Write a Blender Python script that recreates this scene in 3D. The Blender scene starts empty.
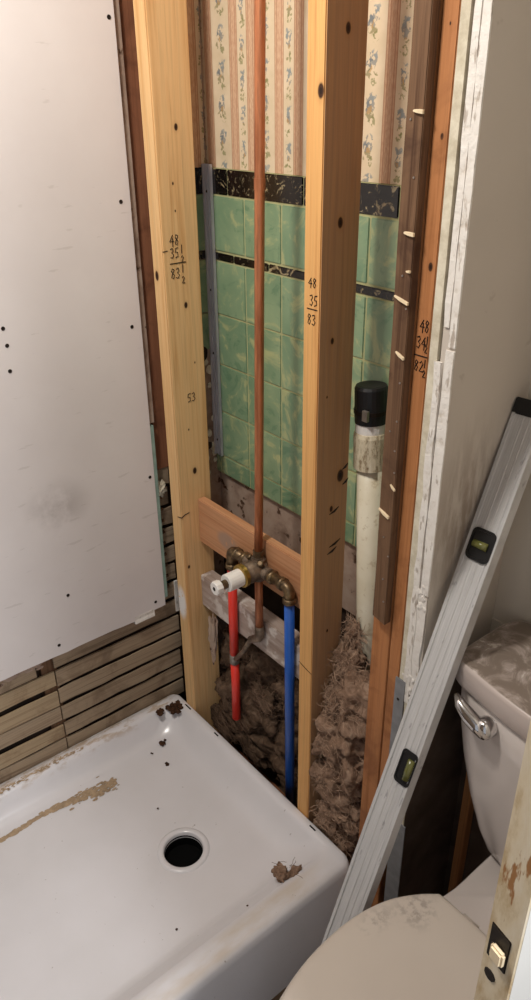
import bpy, bmesh, math, random
from mathutils import Vector, Matrix, noise
random.seed(7)
S = bpy.context.scene
COL = S.collection
U = 0.0229            # one drawing inch in metres

# ------------------------------------------------------------------ camera
cam_d = bpy.data.cameras.new('camera'); cam = bpy.data.objects.new('camera', cam_d); COL.objects.link(cam)
fw = Vector((-0.68875795, 0.55501748, -0.46644193)); rt = Vector((0.63166495, 0.77517234, -0.0103551)); up = Vector((-0.35582562, 0.30176718, 0.88449121))
cam.matrix_world = Matrix(((rt.x, up.x, -fw.x, 60.612*U), (rt.y, up.y, -fw.y, -34.784*U), (rt.z, up.z, -fw.z, 65.883*U), (0, 0, 0, 1)))
cam_d.sensor_fit = 'VERTICAL'; cam_d.sensor_height = 36; cam_d.lens = 36*763.28/1000
cam_d.clip_start = 0.02
S.camera = cam
# ------------------------------------------------------------------ world, lights, exposure
w = bpy.data.worlds.new('world'); S.world = w; w.use_nodes = True
w.node_tree.nodes['Background'].inputs[0].default_value = (.86, .91, 1, 1)
w.node_tree.nodes['Background'].inputs[1].default_value = 0.46
S.view_settings.view_transform = 'Standard'; S.view_settings.look = 'None'
S.view_settings.exposure = 0.22; S.view_settings.gamma = 1.0; S.view_settings.use_curve_mapping = False
def lamp(name, loc, target, size, power, col):
    d = bpy.data.lights.new(name, 'AREA'); d.shape = 'DISK'; d.size = size*U; d.energy = power; d.color = col
    o = bpy.data.objects.new(name, d); COL.objects.link(o)
    o.location = Vector(loc)*U
    o.rotation_euler = (Vector(target)-Vector(loc)).to_track_quat('-Z', 'Y').to_euler()
    return o
lamp('ceiling_lamp', (21, -30, 95), (14, -6, 30), 9, 13.5, (1, .95, .88))
lamp('hallway_lamp', (92, -21, 78), (15, -15, 20), 10, 14, (.95, .97, 1))

# ------------------------------------------------------------------ material helpers
class NT:
    def __init__(s, name, rough=.6, spec=.4, metal=0):
        s.m = bpy.data.materials.new(name); s.m.use_nodes = True; s.t = s.m.node_tree; s.n = s.t.nodes
        s.b = s.n['Principled BSDF']; s.b.inputs['Roughness'].default_value = rough
        s.b.inputs['Specular IOR Level'].default_value = spec; s.b.inputs['Metallic'].default_value = metal
        s.tc = s.n.new('ShaderNodeTexCoord').outputs['Object']
    def link(s, a, b): s.t.links.new(a, b)
    def _in(s, sock, v):
        if hasattr(v, 'node'): s.link(v, sock)
        elif isinstance(v, (tuple, list)) and len(v) == 3 and sock.type == 'RGBA': sock.default_value = (*v, 1)
        else: sock.default_value = v
    def math(s, op, a, b=0.0, c=None, clamp=False):
        n = s.n.new('ShaderNodeMath'); n.operation = op; n.use_clamp = clamp
        s._in(n.inputs[0], a); s._in(n.inputs[1], b)
        if c is not None: s._in(n.inputs[2], c)
        return n.outputs[0]
    def vmath(s, op, a, b=(0, 0, 0)):
        n = s.n.new('ShaderNodeVectorMath'); n.operation = op; s._in(n.inputs[0], a); s._in(n.inputs[1], b)
        return n.outputs['Value'] if op in ('DISTANCE', 'LENGTH') else n.outputs['Vector']
    def scaled(s, sc, v=None): return s.vmath('MULTIPLY', v or s.tc, sc)
    def sep(s, v=None):
        n = s.n.new('ShaderNodeSeparateXYZ'); s.link(v or s.tc, n.inputs[0]); return n.outputs
    def rnd(s): return s.n.new('ShaderNodeObjectInfo').outputs['Random']
    def seeded(s, v=None):       # the same pattern never repeats on the next object
        k = s.math('MULTIPLY', s.rnd(), 57.0)
        n = s.n.new('ShaderNodeCombineXYZ'); s.link(k, n.inputs[0]); s.link(k, n.inputs[1]); s.link(k, n.inputs[2])
        return s.vmath('ADD', v or s.tc, n.outputs[0])
    def noise(s, v, scale=5, detail=4, rough=.55, dist=0):
        n = s.n.new('ShaderNodeTexNoise'); s.link(v, n.inputs['Vector'])
        n.inputs['Scale'].default_value = scale; n.inputs['Detail'].default_value = detail
        n.inputs['Roughness'].default_value = rough; n.inputs['Distortion'].default_value = dist
        return n.outputs['Fac']
    def ramp(s, f, stops, interp='LINEAR'):
        n = s.n.new('ShaderNodeValToRGB'); s.link(f, n.inputs[0]); cr = n.color_ramp; cr.interpolation = interp
        while len(cr.elements) < len(stops): cr.elements.new(.5)
        for e, (p, c) in zip(cr.elements, stops):
            e.position = p; e.color = (*c, 1) if isinstance(c, (tuple, list)) else (c, c, c, 1)
        return n.outputs[0]
    def mix(s, f, a, b, mode='MIX'):
        n = s.n.new('ShaderNodeMix'); n.data_type = 'RGBA'; n.blend_type = mode
        s._in(n.inputs[0], f); s._in(n.inputs[6], a); s._in(n.inputs[7], b); return n.outputs[2]
    def step(s, v, a, b):        # 0 below a, 1 above b
        n = s.n.new('ShaderNodeMapRange'); s.link(v, n.inputs[0]); n.interpolation_type = 'SMOOTHSTEP'
        n.inputs[1].default_value = a; n.inputs[2].default_value = b; return n.outputs[0]
    def near(s, p, r, sc=(1, 1, 1), v=None, soft=.35):   # 1 inside a blob of radius r (inches) about p (object space, inches)
        d = s.vmath('DISTANCE', s.scaled([k/U for k in sc], v), tuple(a*b for a, b in zip(p, sc)))
        return s.math('SUBTRACT', 1.0, s.step(d, r*(1-soft), r))
    def color(s, c): s._in(s.b.inputs['Base Color'], c)
    def bump(s, h, strength=.3, dist=.002):
        n = s.n.new('ShaderNodeBump'); n.inputs['Strength'].default_value = strength; n.inputs['Distance'].default_value = dist
        s.link(h, n.inputs['Height']); s.link(n.outputs[0], s.b.inputs['Normal'])
def lin(r, g, b):
    f = lambda c: (c/255/12.92) if c/255 <= .04045 else ((c/255+.055)/1.055)**2.4
    return (f(r), f(g), f(b))
def plain(name, c, rough=.5, spec=.4, metal=0, var=.12, scale=40, bump=0):
    t = NT(name, rough, spec, metal); f = t.noise(t.seeded(), scale, 4)
    t.color(t.ramp(f, [(.3, tuple(k*(1-var) for k in c)), (.7, tuple(min(1, k*(1+var)) for k in c))]))
    if bump: t.bump(f, bump)
    return t.m
def wood(name, a, b, rough=.65, axis=2, knots=(), grime=None, scale=1.0, marks=(), knot_col=lin(62, 36, 20), grey_side=None):
    t = NT(name, rough, .25); s = t.seeded()
    st = [34*scale]*3; st[axis] = 1.1*scale
    f = t.noise(t.scaled(st, s), 2.0, 5, .6, .6)
    st2 = [160*scale]*3; st2[axis] = 3*scale
    f2 = t.noise(t.scaled(st2, s), 1.6, 3, .6)
    base = t.ramp(f, [(.30, b), (.52, a), (.66, tuple(x*.86 for x in a)), (.72, a)])
    base = t.mix(t.math('MULTIPLY', t.step(f2, .5, .75), .35), base, tuple(x*.6 for x in b))
    if grey_side:      # grey-brown mixed into the side face at this x
        k = t.step(t.sep(t.scaled((1/U,)*3))[0], grey_side-.06, grey_side-.01)
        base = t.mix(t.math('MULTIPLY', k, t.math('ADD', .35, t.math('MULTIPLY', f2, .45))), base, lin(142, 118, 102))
    for (p, r) in knots:
        sc = [1, 1, 1]; sc[axis] = .62
        r *= .62
        base = t.mix(t.math('MULTIPLY', t.near(p, r*2.1, sc, None, .9), .4), base, tuple(x*.7 for x in b))
        base = t.mix(t.near(p, r, sc), base, knot_col)
        base = t.mix(t.near(p, r*.45, sc), base, tuple(x*.35 for x in knot_col))
    for (p, r, sc, c) in marks:
        n2 = t.noise(t.tc, 60, 3)
        k = t.math('MULTIPLY', t.near(p, r, sc, None, .5), t.step(n2, .3, .42)); base = t.mix(k, base, c)
    if grime:
        g = t.noise(t.seeded(), 9, 5, .65, .5); base = t.mix(t.math('MULTIPLY', t.step(g, .48, .68), .7), base, grime)
    t.color(base); t.bump(f2, .25, .001)
    return t.m

# ------------------------------------------------------------------ mesh helpers (all lengths in drawing inches)
class MB:
    def __init__(s): s.bm = bmesh.new()
    def hexa(s, c8):
        v = [s.bm.verts.new(p) for p in c8]
        for f in ((0, 3, 2, 1), (4, 5, 6, 7), (0, 1, 5, 4), (1, 2, 6, 5), (2, 3, 7, 6), (3, 0, 4, 7)): s.bm.faces.new([v[i] for i in f])
        return s
    def box(s, x0, x1, y0, y1, z0, z1):
        return s.hexa([(x0, y0, z0), (x1, y0, z0), (x1, y1, z0), (x0, y1, z0), (x0, y0, z1), (x1, y0, z1), (x1, y1, z1), (x0, y1, z1)])
    def bar(s, x0, x1, y0, y1, zs, fx=lambda z: 0, rag=0, x0j=None):  # upright bar cut in rings, for bowed or ragged edges
        rings = []
        for z in zs:
            a, b = (random.uniform(-rag, rag) for _ in range(2)); d = fx(z)
            rings.append([s.bm.verts.new(p) for p in ((x0+d+a, y0, z), (x1+d+b, y0, z), (x1+d+b*.3, y1, z), (x0+d+a*.3, y1, z))])
        return s.skin(rings, True)
    def skin(s, rings, caps=False):
        for A, B in zip(rings, rings[1:]):
            n = len(A)
            for i in range(n): s.bm.faces.new((A[i], A[(i+1) % n], B[(i+1) % n], B[i]))
        if caps:
            s.bm.faces.new(rings[0][::-1]); s.bm.faces.new(rings[-1])
        return s
    def rings(s, loops, caps=False): return s.skin([[s.bm.verts.new(p) for p in L] for L in loops], caps)
    def tube(s, pts, r, n=12, caps=True):
        pts = [Vector(p) for p in pts]; rs = r if isinstance(r, (list, tuple)) else [r]*len(pts)
        loops = []; T0 = (pts[1]-pts[0]).normalized()
        ref = Vector((0, 0, 1)) if abs(T0.z) < .9 else Vector((1, 0, 0))
        N = (ref-T0*ref.dot(T0)).normalized()
        for i, p in enumerate(pts):
            T = (pts[min(i+1, len(pts)-1)]-pts[max(i-1, 0)]).normalized()
            N = (N-T*N.dot(T)).normalized(); B = T.cross(N)
            loops.append([tuple(p+(N*math.cos(k*math.tau/n)+B*math.sin(k*math.tau/n))*rs[i]) for k in range(n)])
        return s.rings(loops, caps)
    def lathe(s, c, axis, prof, n=24, caps=True):   # prof: (distance along axis, radius)
        c = Vector(c); ax = Vector(axis).normalized()
        return s.tube_prof([(c+ax*d, r) for d, r in prof], ax, n, caps)
    def tube_prof(s, pr, ax, n, caps):
        ref = Vector((0, 0, 1)) if abs(ax.z) < .9 else Vector((1, 0, 0))
        N = (ref-ax*ref.dot(ax)).normalized(); B = ax.cross(N)
        return s.rings([[tuple(p+(N*math.cos(k*math.tau/n)+B*math.sin(k*math.tau/n))*max(r, .001)) for k in range(n)] for p, r in pr], caps)
    def blob(s, c, r, sub=2, amp=.25, freq=1.2, sq=(1, 1, 1)):
        m = bmesh.ops.create_icosphere(s.bm, subdivisions=sub, radius=1)
        off = Vector((random.uniform(0, 99), random.uniform(0, 99), 0))
        for v in m['verts']:
            d = 1+amp*noise.fractal(v.co*freq+off, 1.0, 2.0, 4)
            v.co = Vector((v.co.x*r*sq[0]*d+c[0], v.co.y*r*sq[1]*d+c[1], v.co.z*r*sq[2]*d+c[2]))
        return s
    def build(s, name, mat, parent=None, bevel=0, smooth=False, seg=2, origin=None):
        bm = s.bm
        bmesh.ops.recalc_face_normals(bm, faces=bm.faces)
        if bevel:
            es = [e for e in bm.edges if len(e.link_faces) == 2 and e.calc_face_angle(0) > .6]
            bmesh.ops.bevel(bm, geom=es, offset=bevel, segments=seg, affect='EDGES', clamp_overlap=True)
        base = Vector(origin) if origin else (wloc(parent) if parent else Vector((0, 0, 0)))
        for v in bm.verts: v.co = (v.co-base)*U
        for f in bm.faces: f.smooth = smooth
        me = bpy.data.meshes.new(name); bm.to_mesh(me); bm.free(); me.materials.append(mat)
        o = bpy.data.objects.new(name, me); COL.objects.link(o)
        o.location = (base-(wloc(parent) if parent else Vector((0, 0, 0))))*U
        if parent: o.parent = parent
        o['w'] = tuple(base)
        return o
def wloc(o): return Vector(o['w'])
def thing(name, label, cat, loc=(0, 0, 0), group=None):
    o = bpy.data.objects.new(name, None); COL.objects.link(o); o.location = Vector(loc)*U; o['w'] = tuple(loc); o.empty_display_size = .05
    return tag(o, label, cat, group)
def tag(o, label, cat, group=None):
    o['label'] = label; o['category'] = cat
    if group: o['group'] = group
    return o
def struct(o): o['kind'] = 'structure'; return o
def stuff(o): o['kind'] = 'stuff'; return o
def clone(o, loc, parent):
    c = o.copy(); COL.objects.link(c); c.location = (Vector(loc)-wloc(parent))*U; c.parent = parent; c['w'] = tuple(loc); return c
def frange(a, b, n): return [a+(b-a)*i/(n-1) for i in range(n)]
def rrect(x0, x1, y0, y1, r, z, k=8):
    pts = []
    for cx, cy, a in ((x1-r, y1-r, 0), (x0+r, y1-r, 90), (x0+r, y0+r, 180), (x1-r, y0+r, 270)):
        for i in range(k):
            t = math.radians(a+90*i/(k-1)); pts.append((cx+r*math.cos(t), cy+r*math.sin(t), z))
    return pts
CEIL = 97.0
F = -3.0        # floor; the tray flange stands 7.5 above it

# ------------------------------------------------------------------ materials
t = NT('white_gypsum_board', .75, .25); X, Y, Z = t.sep()
n = t.noise(t.tc, 3, 5, .6); c = t.ramp(n, [(.3, lin(212, 204, 201)), (.7, lin(222, 215, 212))])
sm = t.math('MULTIPLY', t.near((0, -11, 33), 4.2, (1, 1, 1.2), None, .95), t.step(t.noise(t.tc, 9, 5, .6), .42, .62))
c = t.mix(t.math('MULTIPLY', sm, .55), c, lin(140, 130, 124))
sc = t.math('MULTIPLY', t.step(t.noise(t.scaled((40, 12, 60)), 1.2, 3), .66, .71), .25); c = t.mix(sc, c, lin(168, 158, 150))
c = t.mix(t.math('MULTIPLY', t.near((0, -13.3, 46.6), 1.1, (1, 1, 1), None, .4), .5), c, lin(226, 214, 196))
t.color(c); t.bump(t.noise(t.tc, 260, 3), .06, .0006); M_gyp = t.m
t = NT('partition_paint', .7, .3)
c = t.ramp(t.noise(t.tc, 2.4, 5, .6), [(.3, lin(190, 180, 168)), (.7, lin(199, 189, 177))])
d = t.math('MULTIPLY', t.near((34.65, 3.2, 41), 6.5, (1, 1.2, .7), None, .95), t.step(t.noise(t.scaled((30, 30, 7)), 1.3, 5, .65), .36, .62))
c = t.mix(t.math('MULTIPLY', d, .6), c, lin(112, 88, 66))  # brown stain, with part of the shadow there painted in
t.color(t.mix(t.math('MULTIPLY', t.step(t.noise(t.tc, 24, 4, .6), .64, .72), .3), c, lin(150, 135, 120))); M_part = t.m
M_paint = plain('room_paint', lin(206, 198, 186), .7, .3, var=.03, scale=5)
M_hall = plain('dull_brown_paint', lin(128, 112, 96), .8, .2, var=.05, scale=5)
M_ceil = plain('ceiling_paint', lin(190, 182, 172), .8, .2, var=.02, scale=5)
t = NT('crumbled_gypsum', .9, .1); n = t.noise(t.tc, 45, 6, .7); c = t.ramp(n, [(.25, lin(186, 174, 158)), (.45, lin(222, 216, 208)), (.8, lin(232, 228, 222))])
t.color(t.mix(t.math('MULTIPLY', t.step(t.noise(t.scaled((60, 60, 14)), 2, 4), .58, .66), .55), c, lin(128, 106, 84))); t.bump(n, .8, .004); M_crumb = t.m
t = NT('old_cream_plaster', .85, .2); n = t.noise(t.tc, 30, 5, .65); t.color(t.ramp(n, [(.3, lin(176, 164, 140)), (.6, lin(214, 206, 186))])); t.bump(n, .4, .002); M_cream = t.m
t = NT('rough_wall_plaster', .9, .15); n = t.noise(t.tc, 14, 6, .65, .4); c = t.ramp(n, [(.28, lin(120, 98, 84)), (.5, lin(160, 138, 122)), (.75, lin(178, 160, 144))])
t.color(t.mix(t.step(t.noise(t.tc, 30, 4), .6, .68), c, lin(84, 62, 48))); t.bump(n, .5, .004); M_plaster = t.m
t = NT('dark_cavity', .95, .05); n = t.noise(t.tc, 12, 5); t.color(t.ramp(n, [(.3, lin(46, 38, 33)), (.7, lin(72, 60, 52))])); M_dark = t.m
t = NT('stained_bare_boarding', .95, .05); n = t.noise(t.tc, 12, 5); t.color(t.ramp(n, [(.3, lin(78, 66, 58)), (.7, lin(106, 92, 82))])); M_bare = t.m
t = NT('dusty_subfloor', .9, .1); n = t.noise(t.tc, 9, 6, .65); t.color(t.ramp(n, [(.3, lin(52, 40, 31)), (.7, lin(92, 75, 60))])); M_floor = t.m
M_newL = wood('new_pine_left', lin(222, 182, 130), lin(202, 154, 100), knots=[((4.2, 2.04, 63.9), .32), ((4.2, 1.43, 59.8), .15), ((4.2, 1.5, 57.7), .12), ((4.2, 2.0, 49.9), .33), ((4.2, 1.9, 33.9), .42), ((4.2, 1.5, 38.3), .13), ((3.03, 0, 52.5), .5), ((2.87, 0, 18), .3), ((4.2, .5, 23.4), .25), ((4.2, 2.6, 44.6), .12)],
              marks=[((3.1, -.1, 18.6), 1.05, (1, 1, .42), lin(226, 222, 218))])
M_newM = wood('new_pine_middle', lin(216, 164, 102), lin(190, 134, 78), knots=[((23.43, 1.76, 69.4), .38), ((23.43, 1.64, 58.7), .42), ((23.43, 2.53, 40.3), .62), ((23.43, 1.25, 51), .28), ((23.43, 1.69, 37.7), .32), ((23.43, .9, 47), .12), ((23.1, 0, 66.2), .5), ((23.43, 1.7, 26), .2)], grey_side=23.43)
M_orange = wood('old_orange_fir', lin(176, 118, 74), lin(150, 96, 56), knots=[((32.4, 0, 64), .2), ((32.4, 0, 57.4), .3), ((32.3, 0, 69), .1)], grime=lin(126, 78, 46), scale=1.3)
M_brownold = wood('weathered_brown_wood', lin(112, 84, 62), lin(74, 50, 34), rough=.85, grime=lin(66, 44, 32), scale=1.2)
M_brownpost = wood('dark_brown_post', lin(140, 92, 66), lin(116, 72, 50), rough=.7, grime=lin(98, 60, 42))
M_block = wood('salmon_blocking', lin(190, 140, 102), lin(168, 114, 78), axis=0, marks=[((9, 2, 28), 1.2, (.6, 1, 1), lin(160, 130, 110))])
t = NT('whitewashed_blocking', .8, .2); n = t.noise(t.scaled((2, 20, 20)), 3, 5, .65); t.color(t.mix(t.step(t.noise(t.tc, 22, 4), .5, .62), t.ramp(n, [(.3, lin(136, 116, 104)), (.65, lin(176, 160, 150))]), lin(200, 190, 182))); t.bump(n, .3); M_grayblock = t.m
M_lath = wood('aged_lath', lin(160, 140, 116), lin(124, 104, 84), rough=.85, axis=1, grime=lin(112, 92, 74), scale=1.2)
M_lath2 = wood('aged_lath_yellow', lin(166, 145, 116), lin(130, 108, 84), rough=.85, axis=1, grime=lin(124, 100, 76), scale=1.2)
M_splint = plain('fresh_splinter', lin(226, 205, 170), .8)
t = NT('green_marbled_glaze', .18, .5); s_ = t.seeded()
n = t.noise(t.scaled((1, 1, 1), s_), 11, 4, .6, 2.6); g = t.ramp(t.noise(s_, 7, 3), [(.35, lin(110, 138, 108)), (.65, lin(134, 156, 122))])
c = t.mix(t.math('MULTIPLY', t.step(n, .50, .68), .6), g, lin(184, 182, 130)); c = t.mix(t.math('MULTIPLY', t.step(n, .44, .32), .5), c, lin(80, 116, 90))
t.color(c); M_green = t.m
t = NT('black_marbled_glaze', .15, .5); s_ = t.seeded(); n = t.noise(s_, 34, 5, .65, 2.5)
t.color(t.mix(t.math('MULTIPLY', t.step(n, .56, .68), .8), lin(22, 18, 16), lin(172, 156, 120))); M_black = t.m
M_grout = plain('tile_grout', lin(168, 166, 122), .9, .1, scale=30)
# wallpaper: cream bands with blue posies between tan stripes
def wallpaper(name, along):
    t = NT(name, .8, .2); o = t.sep(t.scaled((1/U,)*3)); ux, z = o[along], o[2]
    u = t.math('MULTIPLY', t.math('SUBTRACT', t.math('FRACT', t.math('ADD', t.math('DIVIDE', t.math('SUBTRACT', ux, 3.97), 5.55), 50.5)), .5), 5.55)
    au = t.math('ABSOLUTE', u); du = t.math('SUBTRACT', 2.775, au)     # distance to the small posy column
    nz = t.noise(t.tc, 120, 3)
    c = t.ramp(t.noise(t.tc, 30, 4), [(.3, lin(198, 180, 150)), (.7, lin(210, 192, 164))])
    st = t.math('MULTIPLY', t.step(au, 1.16, 1.2), t.step(du, .56, .6))
    stripe = t.ramp(t.noise(t.scaled((150, 150, 40)), 3, 2), [(.35, lin(184, 146, 116)), (.65, lin(202, 170, 140))])
    c = t.mix(st, c, stripe)
    for k in (1.2, 1.42, 1.96, 2.16):
        c = t.mix(t.math('MULTIPLY', t.math('SUBTRACT', 1.0, t.step(t.math('ABSOLUTE', t.math('SUBTRACT', au, k)), .025, .06)), .7), c, lin(158, 112, 84))
    wv = t.math('MULTIPLY', t.math('SUBTRACT', nz, .5), .9)
    for (dist, wid, ph) in ((u, 1.0, 0.0), (du, .62, .35)):
        w_ = t.math('SUBTRACT', t.math('FRACT', t.math('ADD', t.math('DIVIDE', z, 2.46), ph)), .5)
        for (cu, cz, ru, rz, col, lo, hi) in ((0, .12, .42, .24, lin(108, 116, 120), .44, .5), (.16, .26, .26, .14, lin(130, 138, 138), .44, .5), (-.22, .02, .26, .14, lin(98, 108, 114), .42, .5),
                                      (-.08, -.20, .46, .13, lin(118, 112, 72), .48, .54), (.2, -.34, .30, .12, lin(122, 122, 76), .47, .53), (-.05, -.05, .14, .09, lin(176, 140, 90), .3, .4)):
            a = t.math('DIVIDE', t.math('SUBTRACT', t.math('ADD', dist, wv), cu*wid*1.2), ru*wid)
            b = t.math('DIVIDE', t.math('SUBTRACT', t.math('ADD', w_, t.math('MULTIPLY', wv, .25)), cz), rz)
            d2 = t.math('ADD', t.math('MULTIPLY', a, a), t.math('MULTIPLY', b, b))
            k = t.math('MULTIPLY', t.math('SUBTRACT', 1.0, t.step(d2, .7, 1.15)), t.step(t.noise(t.tc, 130, 2), lo, hi))
            c = t.mix(t.math('MULTIPLY', k, .72), c, col)
    c = t.mix(t.math('MULTIPLY', t.step(t.noise(t.tc, 6, 5), .6, .75), .25), c, lin(170, 140, 105))
    t.color(c); return t.m
M_paper = wallpaper('striped_posy_wallpaper', 0); M_paper2 = wallpaper('striped_posy_wallpaper_side', 1)
t = NT('brown_mineral_wool', .95, .05); n = t.noise(t.tc, 26, 6, .7, 1.2)
t.color(t.ramp(n, [(.25, lin(78, 60, 48)), (.5, lin(140, 113, 94)), (.8, lin(188, 162, 140))])); t.bump(n, 1.0, .01); M_wool = t.m
t = NT('shade_darkened_mineral_wool', .95, .05); n = t.noise(t.tc, 22, 6, .7, 1.2)
t.color(t.ramp(n, [(.25, lin(50, 38, 30)), (.5, lin(92, 74, 60)), (.8, lin(136, 114, 96))])); t.bump(n, 1.0, .01); M_woold = t.m  # darker copy of the wool, cavity shade put into its colour
M_fibd = plain('dark_wool_fibre', lin(116, 94, 78), .9, .1, var=.35, scale=60)  # fibres darkened to match the shaded wool, reused on the tray tuft
M_fib = plain('wool_fibre', lin(168, 140, 118), .9, .1, var=.35, scale=60)
M_copper = NT('worn_copper', .4, .5, .6); _t = M_copper; _n = _t.noise(_t.scaled((20, 20, 3)), 3, 5); _t.color(_t.ramp(_n, [(.3, lin(140, 82, 52)), (.6, lin(196, 126, 86)), (.8, lin(134, 94, 70))])); M_copper = _t.m
t = NT('tarnished_brass', .4, .5, .8); n = t.noise(t.tc, 60, 5); t.color(t.ramp(n, [(.3, lin(74, 60, 46)), (.55, lin(122, 102, 76)), (.8, lin(160, 136, 96))])); M_brass = t.m
t = NT('dull_valve_bronze', .5, .5, .6); n = t.noise(t.tc, 50, 5); t.color(t.ramp(n, [(.3, lin(84, 72, 62)), (.6, lin(140, 122, 104)), (.8, lin(166, 150, 134))])); M_bronze = t.m
M_ring = plain('yellow_brass', lin(168, 138, 70), .35, .5, .85)
M_tin = plain('solder_grey', lin(150, 142, 134), .4, .5, .7)
M_nylon = plain('white_nylon', lin(228, 224, 218), .4, .5, var=.04)
M_red = plain('red_plastic_pipe', lin(226, 58, 46), .35, .5, var=.06)
M_blue = plain('blue_plastic_pipe', lin(30, 84, 168), .35, .5, var=.06)
M_ink = plain('pencil_ink', lin(34, 28, 26), .8, .1, var=.05)
t = NT('yellowed_pvc', .4, .45); n = t.noise(t.tc, 20, 5); t.color(t.mix(t.math('MULTIPLY', t.step(t.noise(t.tc, 45, 5, .7), .56, .66), .5), t.ramp(n, [(.3, lin(214, 204, 178)), (.7, lin(226, 218, 196))]), lin(176, 154, 118))); M_pvc = t.m
t = NT('smeared_pvc', .45, .45); n = t.noise(t.scaled((60, 60, 25)), 2, 6, .7); t.color(t.ramp(n, [(.36, lin(130, 108, 80)), (.5, lin(206, 194, 166)), (.7, lin(222, 212, 190))])); M_pvc2 = t.m
M_rubber = plain('black_rubber', lin(22, 21, 22), .5, .4, var=.2)
M_alu = NT('brushed_aluminium', .38, .5, .25); _t = M_alu; _n = _t.noise(_t.scaled((90, 6, 4)), 4, 4); _t.color(_t.ramp(_n, [(.3, lin(176, 176, 182)), (.7, lin(206, 206, 212))])); M_alu = _t.m
t = NT('scuffed_level_aluminium', .42, .5, .3); n = t.noise(t.scaled((160, 5, 5)), 3, 4)
c = t.ramp(n, [(.3, lin(188, 187, 186)), (.7, lin(208, 207, 206))])
t.color(t.mix(t.math('MULTIPLY', t.step(t.noise(t.scaled((60, 18, 18)), 2, 5), .64, .72), .5), c, lin(116, 112, 118))); M_level = t.m
M_blackp = plain('black_plastic', lin(20, 20, 21), .4, .45, var=.1)
t = NT('vial_liquid', .15, .5); t.color(t.ramp(t.noise(t.tc, 40, 2), [(.3, lin(84, 86, 44)), (.7, lin(112, 110, 60))])); M_vial = t.m
M_galv = plain('galvanised_steel', lin(132, 133, 135), .55, .5, .35, var=.15, scale=60)
# glossy tray, dirty where water and feet brought dirt
t = NT('white_acrylic', .22, .5); n = t.noise(t.tc, 6, 4); c = t.ramp(n, [(.3, lin(211, 208, 209)), (.7, lin(218, 215, 217))])
X, Y, Z = t.sep(t.scaled((1/U,)*3))
led = t.math('MULTIPLY', t.math('SUBTRACT', 1.0, t.step(X, -13.2, -11.9)), t.step(Z, 6.4, 7.2)); led = t.math('MULTIPLY', led, t.step(t.noise(t.scaled((30, 9, 9)), 2, 6, .7), .46, .60))
c = t.mix(t.math('MULTIPLY', led, .7), c, lin(172, 146, 116))
thr = t.math('MULTIPLY', t.step(X, 12.6, 13.4), t.math('SUBTRACT', 1.0, t.step(X, 14.4, 15.2))); thr = t.math('MULTIPLY', thr, t.math('SUBTRACT', 1.0, t.step(Y, 20, 25)))
thr = t.math('MULTIPLY', thr, t.step(t.noise(t.scaled((10, 3, 10)), 2, 5, .6), .3, .6)); c = t.mix(t.math('MULTIPLY', thr, .5), c, lin(186, 166, 136))
c = t.mix(t.math('MULTIPLY', t.step(t.noise(t.tc, 95, 4, .6), .71, .74), .6), c, lin(120, 104, 90))
t.color(c); M_tray = t.m
M_dirt = plain('brown_dirt', lin(66, 46, 34), .95, .05, var=.4, scale=120)
M_mortar = plain('dried_tan_mortar', lin(164, 142, 116), .95, .05, var=.25, scale=80)
t = NT('toilet_porcelain', .16, .5); c = t.ramp(t.noise(t.tc, 5, 3), [(.3, lin(190, 180, 174)), (.7, lin(196, 187, 181))]); t.color(c); M_china = t.m
t = NT('dusty_porcelain', .35, .45); n = t.noise(t.tc, 16, 6, .65, 1.5); _, _, Nz = t.sep(t.n['Texture Coordinate'].outputs['Normal'])
c = t.mix(t.math('MULTIPLY', t.step(Nz, .8, .95), t.math('ADD', .85, t.math('MULTIPLY', t.step(n, .46, .62), -.5))), lin(184, 171, 164), lin(104, 91, 79))
t.color(t.mix(t.math('MULTIPLY', t.math('MULTIPLY', t.step(n, .60, .66), t.step(Nz, .8, .95)), .7), c, lin(222, 216, 208))); M_lidtop = t.m
t = NT('toilet_seat_plastic', .3, .45); c = t.ramp(t.noise(t.tc, 5, 3), [(.3, lin(184, 173, 162)), (.7, lin(191, 181, 170))])
k = t.math('ADD', t.near((-4.7, -1.6, 20.35), 1.9, (1, .9, .6), None, .8), t.math('MULTIPLY', t.near((-5.9, -4.2, 20.3), 1.2, (1, .6, .6), None, .9), .8))
k = t.math('MULTIPLY', k, t.step(t.noise(t.tc, 60, 5, .65), .44, .6)); t.color(t.mix(t.math('MULTIPLY', k, .55), c, lin(120, 112, 106))); M_seat = t.m
M_chrome = plain('chrome', lin(205, 203, 202), .15, .5, 1.0, var=.03)
M_dkmetal = plain('blackened_steel', lin(44, 36, 30), .5, .5, .7, var=.3, scale=60)
t = NT('chipped_door_paint', .6, .35); n = t.noise(t.scaled((30, 30, 9)), 1.6, 6, .65); c = t.ramp(n, [(.35, lin(190, 164, 124)), (.5, lin(218, 200, 168)), (.7, lin(226, 212, 188))])
t.color(t.mix(t.step(t.noise(t.scaled((34, 34, 7)), 1.2, 5, .65), .60, .64), c, lin(160, 112, 66))); t.bump(n, .3); M_dooredge = t.m
M_doorface = plain('white_door_paint', lin(232, 228, 220), .45, .4, var=.03, scale=8)
t = NT('black_pipe_hole', .9, .05); t.color((.004, .004, .004)); M_hole = t.m

# ------------------------------------------------------------------ setting: shell
struct(MB().box(-8, 112, -78, 16, F-2, F).build('floor', M_floor))
struct(MB().box(-8, 68, -80, 16, CEIL, CEIL+2).build('ceiling', M_ceil))
struct(MB().box(-6, 50, -80, -78, F, CEIL).build('wall_front', M_hall))
struct(MB().box(66, 68, -12, 9.8, F, CEIL).build('wall_right', M_hall))
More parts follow.
